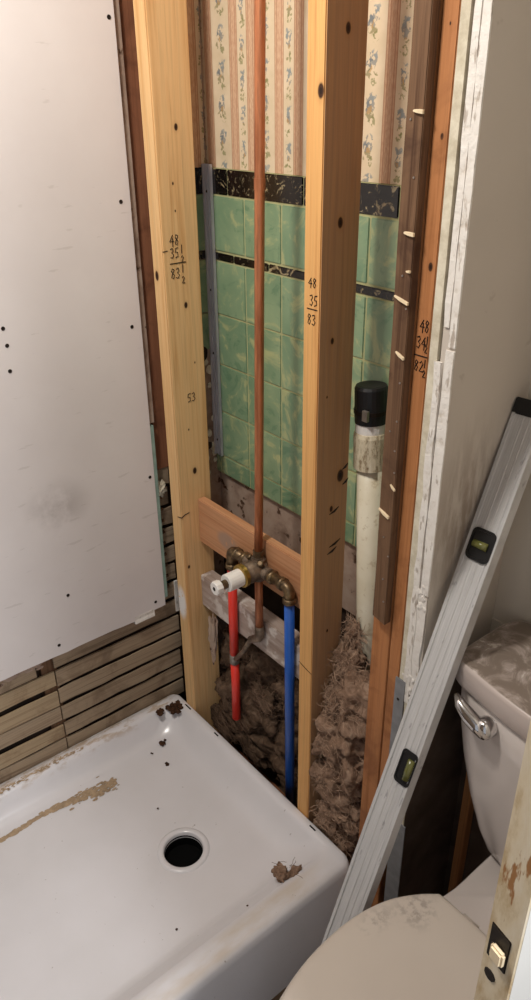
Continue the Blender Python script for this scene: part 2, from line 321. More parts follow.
# left wall: dark cavity behind laths, a gypsum panel over it
wl = struct(MB().box(-4, -.9, -78, 9.5, F, CEIL).build('wall_left', M_dark))
for y in (-14.2, -30.5, -46.5, -62.5): MB().box(-.9, 0, y-.8, y+.8, 0, CEIL).build('stud', M_brownold, wl)
zrow = [3.6, 5.95, 8.1, 10.35, 12.7, 15.05, 17.3, 19.6, 21.9, 24.2, 26.5, 28.8, 31.1, 33.4]
for i in range(13):
    a, b = zrow[i]+.24, zrow[i+1]-.24
    for (y0, y1, dz, m) in ((-13.7 if i < 7 else -4, 1.25+random.uniform(-.3, .1), 0, M_lath), (-46, -13.85, -.12 if i % 2 else .16, M_lath2 if i in (1, 3, 4) else M_lath)):
        if i == 5 and y0 < -20: y1 = -15.6
        if i > 6 and y0 < -20: continue
        n = 10; rings = []
        for k in range(n):
            y = y0+(y1-y0)*k/(n-1); j = [random.uniform(-.07, .07) for _ in range(2)]; x = random.uniform(-.04, .04); q = dz
            rings.append([(.1+x, y, a+q+j[0]), (.3+x, y, a+q+j[0]), (.3+x, y, b+q+j[1]), (.1+x, y, b+q+j[1])])
        MB().rings(rings, True).build('lath', m, wl)
o = MB()   # broken plaster lumps where the upper laths were torn
for k in range(10): o.blob((.3, random.uniform(-22, -14.2), 16.6+random.uniform(-.5, .3)), random.uniform(.25, .6), 2, .4, 1.5, (.5, 1.6, .7))
o.build('torn_plaster', M_plaster, wl)
MB().bar(.08, .38, -.2, 4.0, frange(33.2, CEIL, 5)).build('corner_post', M_brownpost, wl)
o = MB().bar(.3, .7, -.9, -.12, frange(38.4, CEIL, 12), rag=.02); o.build('old_board_edge', M_plaster, wl)
M_gedge = plain('green_board_paper', lin(138, 160, 148), .8, var=.15)
MB().box(.5, .93, -.85, -.38, 18.4, 38.2).build('green_board_edge', M_gedge, wl)
o = MB()
o.blob((.55, .05, 31.1), .62, 4, .7, 1.7, (.5, .8, 1.2))
o.build('plaster_lump', M_cream, wl)
for z in frange(19.2, 30, 9): MB().box(.1, .6, -.3, .15, z, z+.22).build('lath_end', M_brownold, wl)
MB().bar(.3, .42, .85, 1.25, frange(15.5, 19.5, 5), rag=.06).build('torn_paper', M_crumb, wl)
pb = MB()
yy = frange(-77, -.78, 60); lo = [(.98, y, 17.15+.25*noise.noise(Vector((y*.6, 0, 3)))+(.35 if y > -5 else 0)*(y > -4.2)) for y in yy]
rings = []
for (x, y, z) in lo: rings.append([(.48, y, z), (.98, y, z), (.98, y, CEIL), (.48, y, CEIL)])
pb.rings(rings, True); dp = pb.build('drywall_panel', M_gyp, wl)
MB().bar(.5, 1.03, -4.6, -2.2, [16.75, 17.2, 17.6], rag=.1).build('torn_edge', M_crumb, dp)
scr = MB().lathe((0, 0, 0), (1, 0, 0), [(-.02, .17), (.03, .17), (.045, .12), (.01, .06)], 10)
scr = scr.build('screw', M_dkmetal, dp, origin=(.98, -1.25, 71.33))
scr.data.transform(Matrix.Translation((.98*U, -1.25*U, 71.33*U)))
for (y, z) in ((-1.68, 58.4), (-1.73, 48), (-1.28, 33), (-13.1, 18.3), (-13.24, 49.9), (-13.15, 48.5), (-13.27, 46.4), (-1.95, 18.4), (-11.4, 23.5), (-28, 50), (-28, 33), (-28, 66), (-13.2, 66)): clone(scr, (.98, y, z), dp)

# back wall with old tile and paper, seen between the studs
wb = struct(MB().box(-4, 111, 8.3, 9.8, F, CEIL).build('wall_back', M_paint))
YT = 6.64
MB().box(-2, 31.5, YT+.35, 8.3, 24, CEIL).build('plaster_bed', M_plaster, wb)
MB().box(-2, 31.5, 7.6, 8.3, F, 24).build('cavity_back', M_dark, wb)
MB().box(-.5, 31.5, YT+.15, YT+.35, 60.62, CEIL).build('wallpaper', M_paper, wb)
MB().box(-.5, 31.5, YT-.06, YT+.35, 31.5, 60.6).build('grout_bed', M_grout, wb)
T = 4.833; V1 = 6.93; Z4 = 33.58
def tile(name, w, h, mat, at):
    o = MB().box(-w/2, w/2, -.14, .14, -h/2, h/2).build(name, mat, wb, bevel=.07, origin=(0, 0, 0)); o.location = (Vector(at)-wloc(wb))*U; o['w'] = tuple(at); return o
proto = {}
for ci in range(-2, 5):
    x0, x1 = V1+ci*T, V1+(ci+1)*T
    x0 = max(x0, -.3); xc = (x0+x1)/2
    for ri in range(5):
        z0, z1 = (31.5, Z4) if ri == 0 else (Z4+(ri-1)*T, Z4+ri*T)
        if ri == 4+1: continue
        key = (round(x1-x0, 2), round(z1-z0, 2)); at = (xc, YT, (z0+z1)/2)
        if key in proto: clone(proto[key], at, wb)
        else: proto[key] = tile('green_tile', x1-x0-.13, z1-z0-.13, M_green, at)
    z0, z1 = 53.75, 58.45; key = (round(x1-x0, 2), 'up'); at = (xc, YT, (z0+z1)/2)
    if key in proto: clone(proto[key], at, wb)
    else: proto[key] = tile('green_tile', x1-x0-.13, z1-z0-.13, M_green, at)
for (z0, z1, off) in ((52.98, 53.68, 5.3), (58.52, 60.6, 4.68)):
    for k in range(-2, 6):
        x0, x1 = max(off+(k-1)*T, -.3), off+k*T
        if x1 < 0 or x0 > 30: continue
        key = (round(x1-x0, 2), z0); at = (.5*(x0+x1), YT-.03, (z0+z1)/2)
        if key in proto: clone(proto[key], at, wb)
        else: proto[key] = tile('black_trim_tile', x1-x0-.1, z1-z0-.06, M_black, at)
# lower toilet wall board, its top edge making the seam beside the level
MB().box(34.65, 111, 8.18, 8.3, 25, 30.6).build('wall_panel', M_paint, wb)
# short return on the left of the tile niche
wr = struct(MB().box(-1, 1.42, 3.9, 6.9, 0, CEIL).build('wall_niche_left', M_plaster))
MB().box(1.42, 1.5, 3.9, 6.6, 60.62, CEIL).build('wallpaper', M_paper2, wr)
def rtile(z0, z1, y0, m, name): MB().box(1.42, 1.6, y0, 6.5, z0, z1).build(name, m, wr, bevel=.05)
for (z0, z1) in ((48.15, 52.9), (53.75, 58.45), (44.6, 48.05)): rtile(z0, z1, 4.0, M_green, 'green_tile')
for (z0, z1) in ((52.98, 53.68), (58.52, 60.6)): rtile(z0, z1, 4.0, M_black, 'black_trim_tile')
o = MB()
for k in range(14): o.blob((1.5, random.uniform(4.4, 6.3), random.uniform(31, 44)), random.uniform(.2, .5), 2, .4, 1.6, (.5, 1, 1.3))
o.build('torn_plaster', M_cream, wr)
MB().blob((1.5, 5.2, 44.3), .75, 2, .3, 1.5, (.3, 1, 1.2)).build('dark_hole', M_dark, wr)
MB().blob((1.5, 5.3, 34.6), .6, 2, .3, 1.5, (.3, 1.2, .8)).build('dark_hole', M_dark, wr)
# aluminium corner strip
al = MB()
for (a, b, y0, y1) in ((1.62, 1.78, 6.1, 6.46), (1.78, 2.55, 6.36, 6.46), (2.1, 2.22, 6.25, 6.4), (2.55, 2.68, 6.2, 6.46)): al.box(a, b, y0, y1, 33.6, 60.9)
al = tag(al.build('corner_strip', M_alu), 'ridged aluminium corner strip on the green tile right of the left pine stud', 'trim')
for z in (58.7, 50.2, 44.2, 35.2): MB().lathe((1.95, 6.36, z), (0, -1, 0), [(0, .13), (.08, .11)], 8).build('screw', M_dkmetal, al)

# partition stub beside the toilet: layered, broken end
wp = struct(MB().box(33.62, 34.63, .12, 8.3, 28.2, CEIL).build('wall_partition', M_part))
MB().box(33.3, 34.0, .14, 8.3, F, 28.2).build('bare_boarding', M_bare, wp)
MB().box(34.0, 60, 8.2, 8.3, F, 25).build('bare_boarding', M_bare, wp)
def sheet(x0, x1, z0, z1, m, rag, name, y1=.13, y0=0): return MB().bar(x0, x1, y0, y1, frange(z0, z1, max(4, int((z1-z0)/1.3))), rag=rag).build(name, m, wp)
MB().bar(32.85, 33.42, 0.02, 7.9, frange(27, CEIL, 14), rag=.03).build('plaster_layer', M_cream, wp)
sheet(33.68, 34.1, 54.3, CEIL, M_crumb, .05, 'gypsum_sheet')
sheet(33.34, 33.86, 26.3, 52.2, M_crumb, .09, 'gypsum_sheet', y0=-.04)
sheet(34.15, 34.64, 53.2, CEIL, M_crumb, .03, 'gypsum_sheet')
sheet(33.98, 34.63, 36.2, 53.0, M_crumb, .05, 'gypsum_sheet')
sheet(33.7, 34.5, 27.2, 36.0, M_crumb, .1, 'gypsum_sheet')
sheet(33.5, 34.6, F, 26.9, M_cream, .06, 'gypsum_sheet')
o = MB(); 
for k in range(9): o.blob((34.2+random.uniform(-.4, .3), .0, 36+random.uniform(-1, 1)), random.uniform(.08, .18), 2, .4, 2, (1.3, .5, 1.6))
for k in range(9): o.blob((33.6+random.uniform(-.5, .6), .0, 27.3+random.uniform(-1, 2)), random.uniform(.08, .2), 2, .4, 2, (1.3, .5, 1.6))
o.build('plaster_crumb', M_crumb, wp)
MB().bar(32.6, 33.5, -.1, .0, frange(14, 28.1, 4)).build('galvanised_strip', M_galv, wp)
MB().bar(33.5, 34.9, -.12, -.02, frange(F, 14, 4)).build('galvanised_strip', M_galv, wp)
MB().lathe((33.0, -.1, 26.2), (0, -1, 0), [(0, .12), (.05, .1)], 8).build('nail', M_dkmetal, wp)
st = MB().bar(35.1, 35.85, 7.2, 8.15, [F, 20]).build('corner_batten', M_orange, bevel=.05); st.data.materials.clear(); st.data.materials.append(wood('light_batten', lin(200, 142, 92), lin(176, 116, 70))); tag(st, 'brown wooden batten upright in the dark corner behind the toilet', 'wood strip')

# bottom plate under the studs
tag(MB().box(.3, 34.5, .05, 3.5, F, F+1.5).build('bottom_plate', M_brownpost), 'wooden bottom plate lying under the studs behind the shower tray', 'timber')

# ------------------------------------------------------------------ studs and their pencilled sums
DIG = {'4': [[(.75, 1), (.1, .4), (.95, .4)], [(.7, .75), (.65, -.1)]], '8': [[(.8, .85), (.4, 1), (.2, .75), (.75, .35), (.55, 0), (.2, .12), (.35, .45), (.8, .85)]],
       '3': [[(.15, .9), (.6, 1), (.75, .75), (.4, .55), (.8, .3), (.5, 0), (.1, .1)]], '5': [[(.85, 1), (.3, .95), (.22, .55), (.7, .55), (.75, .15), (.2, 0)]],
       '2': [[(.15, .8), (.5, 1), (.8, .75), (.15, .05), (.9, .05)]], '1': [[(.5, 1), (.45, 0)]], '-': [[(.05, .5), (.95, .55)]], '_': [[(0, .5), (1, .5)]], '/': [[(.9, 1), (.1, 0)]]}
def write(stud, face, lines):     # lines: (text, u, z, cell width, cell height); face gives (point, axis)
    o = MB()
    for (txt, u, z, cw, ch) in lines:
        for i, c in enumerate(txt):
            for pl in DIG.get(c, []):
                P = [face(u+(i+px)*cw, z+py*ch) for px, py in pl]
                o.tube(P, .04, 4)
    return stuff(o.build('handwriting', M_ink, stud))
sl = MB().bar(2.45, 4.2, 0, 3.7, [F+1.5, 30, 60, CEIL]).build('pine_stud', M_newL, bevel=.1)
tag(sl, 'pale new pine stud in the corner beside the white drywall', 'stud')
fL = lambda u, z: (4.21, u, z)
write(sl, fL, [('48', .7, 55.0, .5, .85), ('-', .0, 54.2, .5, .8), ('35', .7, 54.0, .45, .8), ('1', 1.75, 54.3, .3, .7), ('2', 1.75, 53.5, .35, .6), ('_', .65, 53.3, 1.6, .5), ('83', .62, 52.3, .5, .85), ('1', 1.75, 52.7, .3, .7), ('2', 1.72, 51.8, .35, .6), ('53', 1.5, 41.0, .5, .8)])
MB().tube([(3.6, -.012, 29.2), (4.15, -.012, 29.3), (4.215, .03, 29.3), (4.21, .4, 29.5), (4.21, .95, 29.6)], .05, 4).build('pencil_tick', M_ink, sl)
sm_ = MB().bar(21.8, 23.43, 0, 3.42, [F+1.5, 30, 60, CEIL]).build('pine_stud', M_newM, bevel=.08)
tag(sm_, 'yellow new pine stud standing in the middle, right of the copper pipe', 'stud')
fM = lambda u, z: (u, -.01, z)
write(sm_, fM, [('48', 22.25, 54.7, .42, .6), ('35', 22.4, 53.5, .42, .7), ('_', 22.2, 53.0, 1, .5), ('83', 22.2, 52.2, .45, .7)])
for (y, z, a) in ((2.2, 34.4, .6), (1.9, 33.8, .5), (3.0, 40.9, .3), (3.1, 39.6, .3), (2.0, 37.4, .5)): MB().tube([(23.43, y-a, z-.15), (23.45, y, z), (23.43, y+a, z+.25)], [.03, .1, .03], 6).build('saw_nick', M_dkmetal, sm_)
MB().tube([(21.8, -.01, 22.6), (22.6, -.02, 22.4), (23.43, -.01, 22.2)], .03, 4).build('pencil_line', M_ink, sm_)
so = MB().bar(31.74, 32.8, 0, 3.4, [F+1.5, 40, CEIL]).build('fir_stud', M_orange, bevel=.05)
tag(so, 'narrow orange-brown old stud with a pencilled sum beside the broken plaster', 'stud')
write(so, lambda u, z: (u, -.01, z), [('48', 32.0, 53.7, .36, .7), ('34', 31.85, 52.7, .36, .7), ('1', 32.55, 53.0, .2, .5), ('2', 32.5, 52.5, .22, .45), ('_', 31.76, 52.0, 1.0, .5), ('82', 31.8, 51.3, .38, .65), ('1', 32.52, 51.6, .2, .5), ('2', 32.5, 51.0, .22, .45)])
so2 = MB().bar(29.95, 31.66, 0, 3.4, [F+1.5, 40, CEIL]).build('fir_stud', M_orange, bevel=.05)
tag(so2, 'orange-brown old stud mostly covered by the dark weathered board', 'stud')
rb = MB()
rings = []
for k, z in enumerate(frange(32.7, CEIL, 16)):
    f = (z-32.7)/(70-32.7); a = 30.42+.04*math.sin(k*1.7); b = 31.64
    rings.append([(a, -.68, z), (b, -.68, z-(.25 if k == 0 else 0)), (b, -.02, z-(.25 if k == 0 else 0)), (a, -.02, z)])
rb = rb.rings(rings, True).build('rough_board', M_brownold, bevel=.05)
tag(rb, 'dark weathered board with torn lath splinters nailed over the orange stud', 'board')
for (x0, x1, z, dz, h) in ((31.0, 31.66, 65.2, -.05, .2), (30.95, 31.66, 59.15, -.05, .2), (30.55, 31.6, 55.6, -.3, .16), (30.95, 31.6, 52.35, -.3, .15), (30.45, 31.35, 41.5, -.35, .18), (31.3, 31.6, 57.1, 0, .12), (31.3, 31.7, 43.6, -.3, .1)):
    MB().rings([[(x0, -.68, z-h*.3), (x0, -.8, z-h*.2), (x0, -.8, z+h*.2), (x0, -.68, z+h*.3)], [(.5*(x0+x1), -.68, z+dz*.5-h*.5), (.5*(x0+x1), -.86, z+dz*.5-h*.4), (.5*(x0+x1), -.86, z+dz*.5+h*.4), (.5*(x0+x1), -.68, z+dz*.5+h*.5)], [(x1, -.68, z+dz-h*.5), (x1, -.82, z+dz-h*.5), (x1, -.82, z+dz+h*.5), (x1, -.68, z+dz+h*.5)]], True).build('splinter', M_splint, rb)
nl = MB().lathe((0, 0, 0), (0, -1, 0), [(0, .07), (.05, .06)], 6).build('nail', M_tin, rb, origin=(0, 0, 0)); nl.location = Vector((31.4, -.68, 48))*U; nl['w'] = (31.4, -.68, 48)
for (x, z) in ((31.4, 50.5), (30.9, 47.2), (31.4, 46), (31.5, 44.5), (31.0, 39.5), (31.5, 38.2), (31.2, 36.2), (31.4, 34.4), (30.8, 64.8), (31.3, 62), (31.0, 56.8), (31.45, 55)): clone(nl, (x, -.68, z), rb)

# blocking
b1 = MB().box(4.22, 21.78, 2.0, 2.9, 25.9, 30.8).build('blocking_board', M_block, bevel=.08); tag(b1, 'upper reddish blocking board nailed between two pine studs behind the valve', 'board')
b2 = MB().box(4.22, 21.78, 1.85, 3.4, 18.1, 21.9).build('blocking_board', M_grayblock, bevel=.08); tag(b2, 'lower plaster-smeared grey blocking board below the shower valve', 'board')

# ------------------------------------------------------------------ valve and pipes
vx, vy, vz = 14.7, 1.3, 28.1
v = thing('shower_valve', 'bronze shower mixing valve with white cartridge between the two pine studs', 'valve', (vx, vy, vz))
o = MB().lathe((vx, vy+.55, vz), (0, -1, 0), [(0, .7), (.1, .95), (.9, 1.05), (1.7, 1.02), (2.0, .95), (2.3, .95)], 20)
o.lathe((vx-1.9, vy, vz+.05), (1, 0, 0), [(0, .5), (.4, .55), (.41, .62), (.9, .62), (.91, .55), (2.9, .6), (3.0, .62), (3.5, .62), (3.51, .5), (3.9, .5)], 14)
o.lathe((vx, vy, vz-1.2), (0, 0, 1), [(0, .55), (.5, .62), (1.9, .62), (1.95, .7), (2.3, .7), (2.31, .55), (2.5, .55)], 14)
o.build('valve_body', M_bronze, v, smooth=False, bevel=.03)
MB().lathe((vx, vy-1.65, vz), (0, -1, 0), [(0, .98), (.05, 1.08), (.42, 1.08), (.47, .98), (.47, .5)], 20).build('retaining_ring', M_ring, v)
MB().lathe((vx, vy-2.0, vz-.08), (0, -1, 0), [(0, .82), (1.6, .82), (1.65, .78), (1.65, .45)], 20, True).build('cartridge_sleeve', M_nylon, v)
MB().lathe((vx, vy-3.55, vz-.1), (0, -1, 0), [(0, .42), (.75, .42), (.8, .36)], 14).build('brass_stem', M_brass, v)
MB().lathe((vx, vy-4.3, vz-.1), (0, -1, 0), [(0, .6), (.06, .66), (.55, .66), (.65, .58), (.65, .2), (.45, .18)], 10).build('splined_cap', M_nylon, v)
MB().lathe((vx, vy-4.82, vz-.1), (0, -1, 0), [(0, .2), (.15, .18)], 8).build('stem_screw', M_dkmetal, v)
for sx in (-.7, .7): MB().lathe((vx+sx, vy-.2, vz+.75), (.4*sx, -.6, .8), [(0, .28), (.5, .3), (.55, .2)], 8).build('stop_screw', M_brass, v)
def elbow(x_in, x_out, z_top, r, name, mat):
    s = 1 if x_out > x_in else -1
    path = [(x_in, vy, vz+.05), (x_out-s*.6, vy, vz+.05)]+[(x_out-s*.6+s*math.sin(a)*.6, vy, vz+.05-.6+math.cos(a)*.6) for a in frange(.3, 1.57, 5)]+[(x_out, vy, z_top)]
    o = MB().tube(path, r, 12); o.tube([(x_out, vy, z_top+.45), (x_out, vy, z_top-.05)], r*1.22, 12); o.tube([(x_in+s*.1, vy, vz+.05), (x_in+s*.5, vy, vz+.05)], r*1.35, 8)
    o.tube([(x_out-s*1.15, vy, vz+.05), (x_out-s*.75, vy, vz+.05)], r*1.25, 12)
    return o.build(name, mat, v, smooth=True)
elbow(vx+1.7, 19.0, 26.7, .5, 'elbow', M_brass); elbow(vx-1.7, 10.6, 26.2, .5, 'elbow', M_brass)
rp = MB().tube([(vx, vy, vz+1.25), (14.66, 1.5, 34), (14.58, 2.35, 72), (14.55, 2.8, CEIL)], .38, 14).build('copper_riser', M_copper, smooth=True)
tag(rp, 'tall copper riser pipe running up from the valve past the green tile', 'pipe')
MB().tube([(14.69, 1.32, 29.35), (14.68, 1.36, 30.0)], .5, 14).build('solder_collar', M_brass, rp)
MB().tube([(14.6, 2.1, 60.0), (14.6, 2.1, 60.8)], .42, 14).build('coupling', M_copper, rp)
cd = thing('copper_stub', 'short copper pipe with grey elbow hanging under the shower valve', 'pipe', (vx, vy, 20))
MB().tube([(vx, vy, vz-1.15), (vx, vy, 21.0)], .38, 12).build('pipe', M_copper, cd, smooth=True)
MB().tube([(vx, vy, 21.6), (vx, vy, 20.5), (vx-.15, vy, 20.1), (vx-.6, vy-.1, 19.8), (vx-1.2, vy-.25, 19.4)], [.46, .46, .43, .4, .36], 12).build('elbow', M_bronze, cd, smooth=True)
MB().tube([(vx-1.1, vy-.2, 19.5), (12.4, 1.1, 17.3), (10.9, 1.15, 15.3)], .26, 10).build('branch_pipe', M_bronze, cd, smooth=True)
rd = thing('hot_water_pipe', 'red plastic water pipe dropping from the valve into brown insulation', 'pipe', (10.5, vy, 6))
MB().tube([(10.6, vy, 26.1), (10.5, vy, 20), (10.35, 1.4, 15.2)], .46, 12).build('pipe', M_red, rd, smooth=True)
MB().tube([(10.35, 1.4, 14.6), (10.25, 1.5, 11), (10.15, 1.5, 6.6)], .46, 12).build('pipe', M_red, rd, smooth=True)
MB().tube([(10.38, 1.4, 15.5), (10.34, 1.4, 14.4)], .52, 12).build('crimp_ring', M_tin, rd, smooth=True)
bl = MB().tube([(19.0, vy, 26.8), (19.0, 1.4, 16), (19.05, 1.5, F+1.55)], .47, 12).build('cold_water_pipe', M_blue, smooth=True)
tag(bl, 'blue plastic water pipe dropping from the valve beside the middle stud', 'pipe')
# vent pipe behind the board
vp = thing('vent_pipe', 'cream plastic vent pipe with black rubber cap right of the middle stud', 'pipe', (25.4, 5.0, 1.6))
ax = Vector((23.95-25.4, 0, 24)).normalized()
pv = lambda z: Vector((25.4-(z-21)/24*1.45, 5.0, z))
MB().tube([pv(20.2), pv(20.8), pv(43.5)], [.8, 1.06, 1.06], 24).build('pipe', M_pvc, vp, smooth=True)
MB().lathe(pv(40.6), ax, [(0, 1.1), (0, 1.32), (2.6, 1.32), (2.9, 1.25), (2.9, 1.0)], 24).build('coupling', M_pvc2, vp, smooth=False)
MB().lathe(pv(43.4), ax, [(0, 1.15), (.2, 1.18), (.85, 1.18), (.9, 1.1)], 24).build('pipe_end', M_nylon, vp)
MB().lathe(pv(44.2), ax, [(0, 1.1), (.05, 1.24), (2.7, 1.24), (2.9, 1.14), (2.95, .9)], 24).build('rubber_cap', M_rubber, vp)
MB().lathe(pv(45.0), ax, [(0, 1.25), (0, 1.3), (.3, 1.3), (.3, 1.25)], 24).build('band_clamp', M_dkmetal, vp)
MB().box(24.4, 24.9, 3.55, 3.8, 44.8, 45.6).build('clamp_screw', M_tin, vp)

# ------------------------------------------------------------------ brown insulation
def wool(name, label, blobs, nf, clamp, mat=None, fmat=None):
    o = MB()
    for (c, r, sq) in blobs: o.blob(c, r*1.12, 5, .6, 1.5, sq)
    for v in o.bm.verts: v.co = clamp(v.co)
    ob = o.build(name, mat or M_wool, smooth=True); tag(ob, label, 'insulation')
    f = MB()
    nf *= 6
    for k in range(nf):
        c, r, sq = random.choice(blobs)
        d = Vector((random.gauss(0, 1), random.gauss(-.8, .8), random.gauss(0, 1))).normalized()
        p = Vector(c)+Vector((d.x*r*sq[0], d.y*r*sq[1], d.z*r*sq[2]))*random.uniform(.9, 1.05)
        q = Vector((random.gauss(0, 1), random.gauss(0, .5), random.gauss(0, 1))).normalized()*.22; pts = [p]
        for i in range(7):
            q = (q*1.15+Vector((random.gauss(0, 1), random.gauss(0, .8), random.gauss(0, 1)))*.11); q = q.normalized()*.24
            p = p+q; pts.append(p)
        pts = [clamp(p_) for p_ in pts]
        if any((a_-b_).length < .01 for a_, b_ in zip(pts, pts[1:])): continue
        f.tube(pts, [.012]+[random.uniform(.012, .026)]*6+[.01], 3, False)
    fb = f.build('loose_fibres', fmat or M_fib, ob); stuff(fb)
    return ob
wool('insulation_clump', 'big brown matted insulation clump bulging between middle stud and orange stud',
     [((24.9, 3.4, 22.4), 1.4, (1, .8, 1.3)), ((26.6, 2.8, 19.5), 2.0, (1.1, 1, 1.2)), ((25.8, 2.2, 15.5), 2.2, (.95, 1, 1.1)), ((27.3, 2.2, 13.5), 2.0, (1, 1, 1.1)), ((25.6, 1.8, 10.5), 1.9, (1, 1, 1.1)), ((27.3, 2, 8.5), 2.0, (1.05, 1, 1)), ((25.6, 1.3, 6.0), 1.5, (.8, .9, 1.1)), ((27.0, 1.6, 4.6), 1.3, (1, .9, .9)), ((24.5, 4.2, 25.2), .8, (.8, .7, 1.6)), ((24.6, 2.6, 19), 1.2, (.8, 1, 1.4)), ((26, 2.2, 2.5), 1.8, (1.3, .9, .8))], 420,
     lambda v: Vector((min(29.85, max(23.5, v.x)), min(3.8, max(-.25 if v.z > 5.2 else .12, v.y)), max(F+1.55, v.z))))
wool('insulation_clump', 'dark brown insulation clump behind the red and blue pipes under the grey blocking',
     [((7.0, 5.0, 12.5), 2.2, (1, .8, 1.2)), ((7.5, 4.4, 7.5), 2.4, (1, .9, 1)), ((11.5, 4.6, 13.5), 2.4, (1.2, .7, 1)), ((12.5, 4.7, 8.5), 2.6, (1.2, .8, 1)), ((16.5, 4.6, 13), 2.3, (1.1, .7, 1.1)), ((17.3, 4.8, 8), 2.4, (1.1, .8, 1)), ((15, 4.6, 4), 2.2, (1.5, .8, .8)), ((8.5, 4, 3.8), 2, (1.3, .9, .8)), ((19.8, 4.6, 10.5), 1.6, (.8, .8, 1.6)), ((10, 3, 5.4), 1.3, (1.3, .9, .8)), ((13.8, 2.8, 11.2), 1.2, (1.3, .8, .9)), ((6.5, 2.6, 2.6), 1.8, (1.2, .8, .8)), ((11, 3.5, 2.4), 2, (1.4, .8, .8)), ((18.5, 3.6, 2.6), 2, (1.4, .8, .8))], 380,
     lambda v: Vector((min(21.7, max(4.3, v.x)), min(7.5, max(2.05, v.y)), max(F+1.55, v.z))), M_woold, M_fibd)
o = MB()
o.blob((6.5, 1.45, 15.4), .7, 4, .6, 1.6, (.9, .5, 3.8))
tag(o.build('crumpled_paper', M_plaster), 'crumpled grey paper scrap hanging in the gap beside the left stud', 'paper')

# ------------------------------------------------------------------ shower tray
tr = thing('shower_tray', 'white acrylic shower tray with a round black drain hole and dirty rim', 'shower tray', (14.5, -26, F))
K = 16
def loop(x0, x1, y0, y1, r, z):
    P_ = rrect(x0, x1, y0, y1, r, z, K); out = []
    for i, p in enumerate(P_):
        out.append(p)
        if i % K == K-1:
            q = P_[(i+1) % len(P_)]
            for j in range(1, 14): f = j/14; out.append(tuple(p[k]*(1-f)+q[k]*f for k in range(3)))
    return out
Ls = [loop(.45, 30.9, -53, -.02, .9, F), loop(.45, 29.7, -52, -.02, .9, 3.6), loop(.45, 29.5, -51.9, -.03, .9, 4.15), loop(.47, 29.3, -51.8, -.07, .9, 4.38), loop(.5, 28.9, -51.6, -.2, .9, 4.5),
      loop(1.35, 27.9, -50.2, -.75, 1.2, 4.45), loop(1.62, 27.2, -49.9, -.98, 1.5, 4.32), loop(1.85, 26.9, -49.6, -1.2, 1.8, 4.0), loop(2.3, 26.2, -49, -1.75, 2.1, 3.2), loop(2.75, 25.4, -48.6, -2.4, 2.4, 2.5),
      loop(3.2, 24.9, -48.2, -3.0, 2.6, 2.12), loop(3.8, 24.3, -47.6, -3.6, 2.8, 1.98), loop(5.2, 23, -46, -5, 2.8, 1.92)]
dc = (16.85, -10.2)
mid = Ls[-1]
def circ(r, z): return [(dc[0]+r*math.cos(a), dc[1]+r*math.sin(a), z) for a in [math.atan2(p[1]-dc[1], p[0]-dc[0]) for p in mid]]
# lower part of the floor: blend the rectangle into the circle, keeping the order of the corners
def blend(t, z): return [(p[0]*(1-t)+c[0]*t, p[1]*(1-t)+c[1]*t, z) for p, c in zip(mid, circ(2.5, 0))]
Ls += [blend(.35, 1.88), blend(.7, 1.8), blend(.92, 1.72), circ(2.5, 1.68), circ(2.25, 1.62), circ(2.0, 1.3)]
tray = MB().rings(Ls).build('tray', M_tray, tr, smooth=True)
MB().lathe((dc[0], dc[1], 1.6), (0, 0, 1), [(-.5, 1.86), (.1, 1.9), (.2, 2.0), (.22, 2.3), (.14, 2.52), (.02, 2.55)], 40, False).build('drain_ring', M_tray, tr, smooth=True)
MB().lathe((dc[0], dc[1], 1.6), (0, 0, -1), [(.2, 1.87), (1.5, 1.85), (1.5, .01)], 40, False).build('drain_hole', M_hole, tr)
for (x0, x1, y) in ((2.9, 4.0, -.42), (8.6, 9.3, -.45), (24.2, 25.0, -.5)): MB().box(x0, x1, y-.07, y+.07, 4.46, 4.505).build('flange_slot', M_hole, tr)
# debris lying in the tray
def clump(c, r, label, n=5, sp=.5, mat=M_dirt, name='dirt_clump', flat=.6):
    o = MB()
    for k in range(n): o.blob((c[0]+random.uniform(-sp, sp), c[1]+random.uniform(-sp, sp), c[2]+r*flat*.5), r*random.uniform(.5, 1), 2, .5, 1.8, (1, 1, flat))
    ob = o.build(name, mat); tag(ob, label, 'dirt'); return ob
clump((2.0, -3.3, 4.4), .36, 'dark brown dirt clump on the tray rim, left of the corner clump', 5, .35)
clump((2.6, -1.55, 4.25), .36, 'larger brown dirt clump on the tray rim in the back corner', 12, .75)
clump((4.35, -4.4, 2.1), .26, 'dark brown dirt clump low on the tray corner slope', 7, .38)
clump((4.5, -5.9, 2.0), .15, 'tiny pair of dirt crumbs left of the clump low in the tray corner', 2, .4)
clump((7.0, -5.6, 1.9), .24, 'small brown leaf-shaped crumb on the tray floor near the corner', 2, .16)
clump((23.3, -15.2, 1.95), .12, 'lone tiny black speck on the tray floor in front of the drain', 1, 0)
clump((11.3, -9.6, 1.9), .11, 'lone tiny speck on the tray floor left behind the drain', 1, 0)
clump((26.2, -9.6, 3.2), .13, 'small black crumb on the tray threshold slope', 1, 0)
def streak(x, ys, wid, z, n, label, rr=.2):
    o = MB()
    for k in range(n):
        y = random.uniform(*ys); f = (y-ys[0])/(ys[1]-ys[0]); x_, wd, zz = x(f), wid(f), z(f)
        o.blob((x_+random.gauss(0, wd), y, zz), random.uniform(.25, .8)*rr, 1, .5, 1.6, (1, 2.2, .28))
    ob = stuff(o.build('mortar_streak', M_mortar)); ob['label'] = label; ob['category'] = 'mortar'; return ob
streak(lambda f: 4.3+1.0*f+.25*math.sin(9*f), (-26, -11.2), lambda f: .1+.28*max(0, min(1, (f-.45)*2.5)), lambda f: 1.97, 800, 'long crumbly tan mortar streak along the left side of the tray floor')
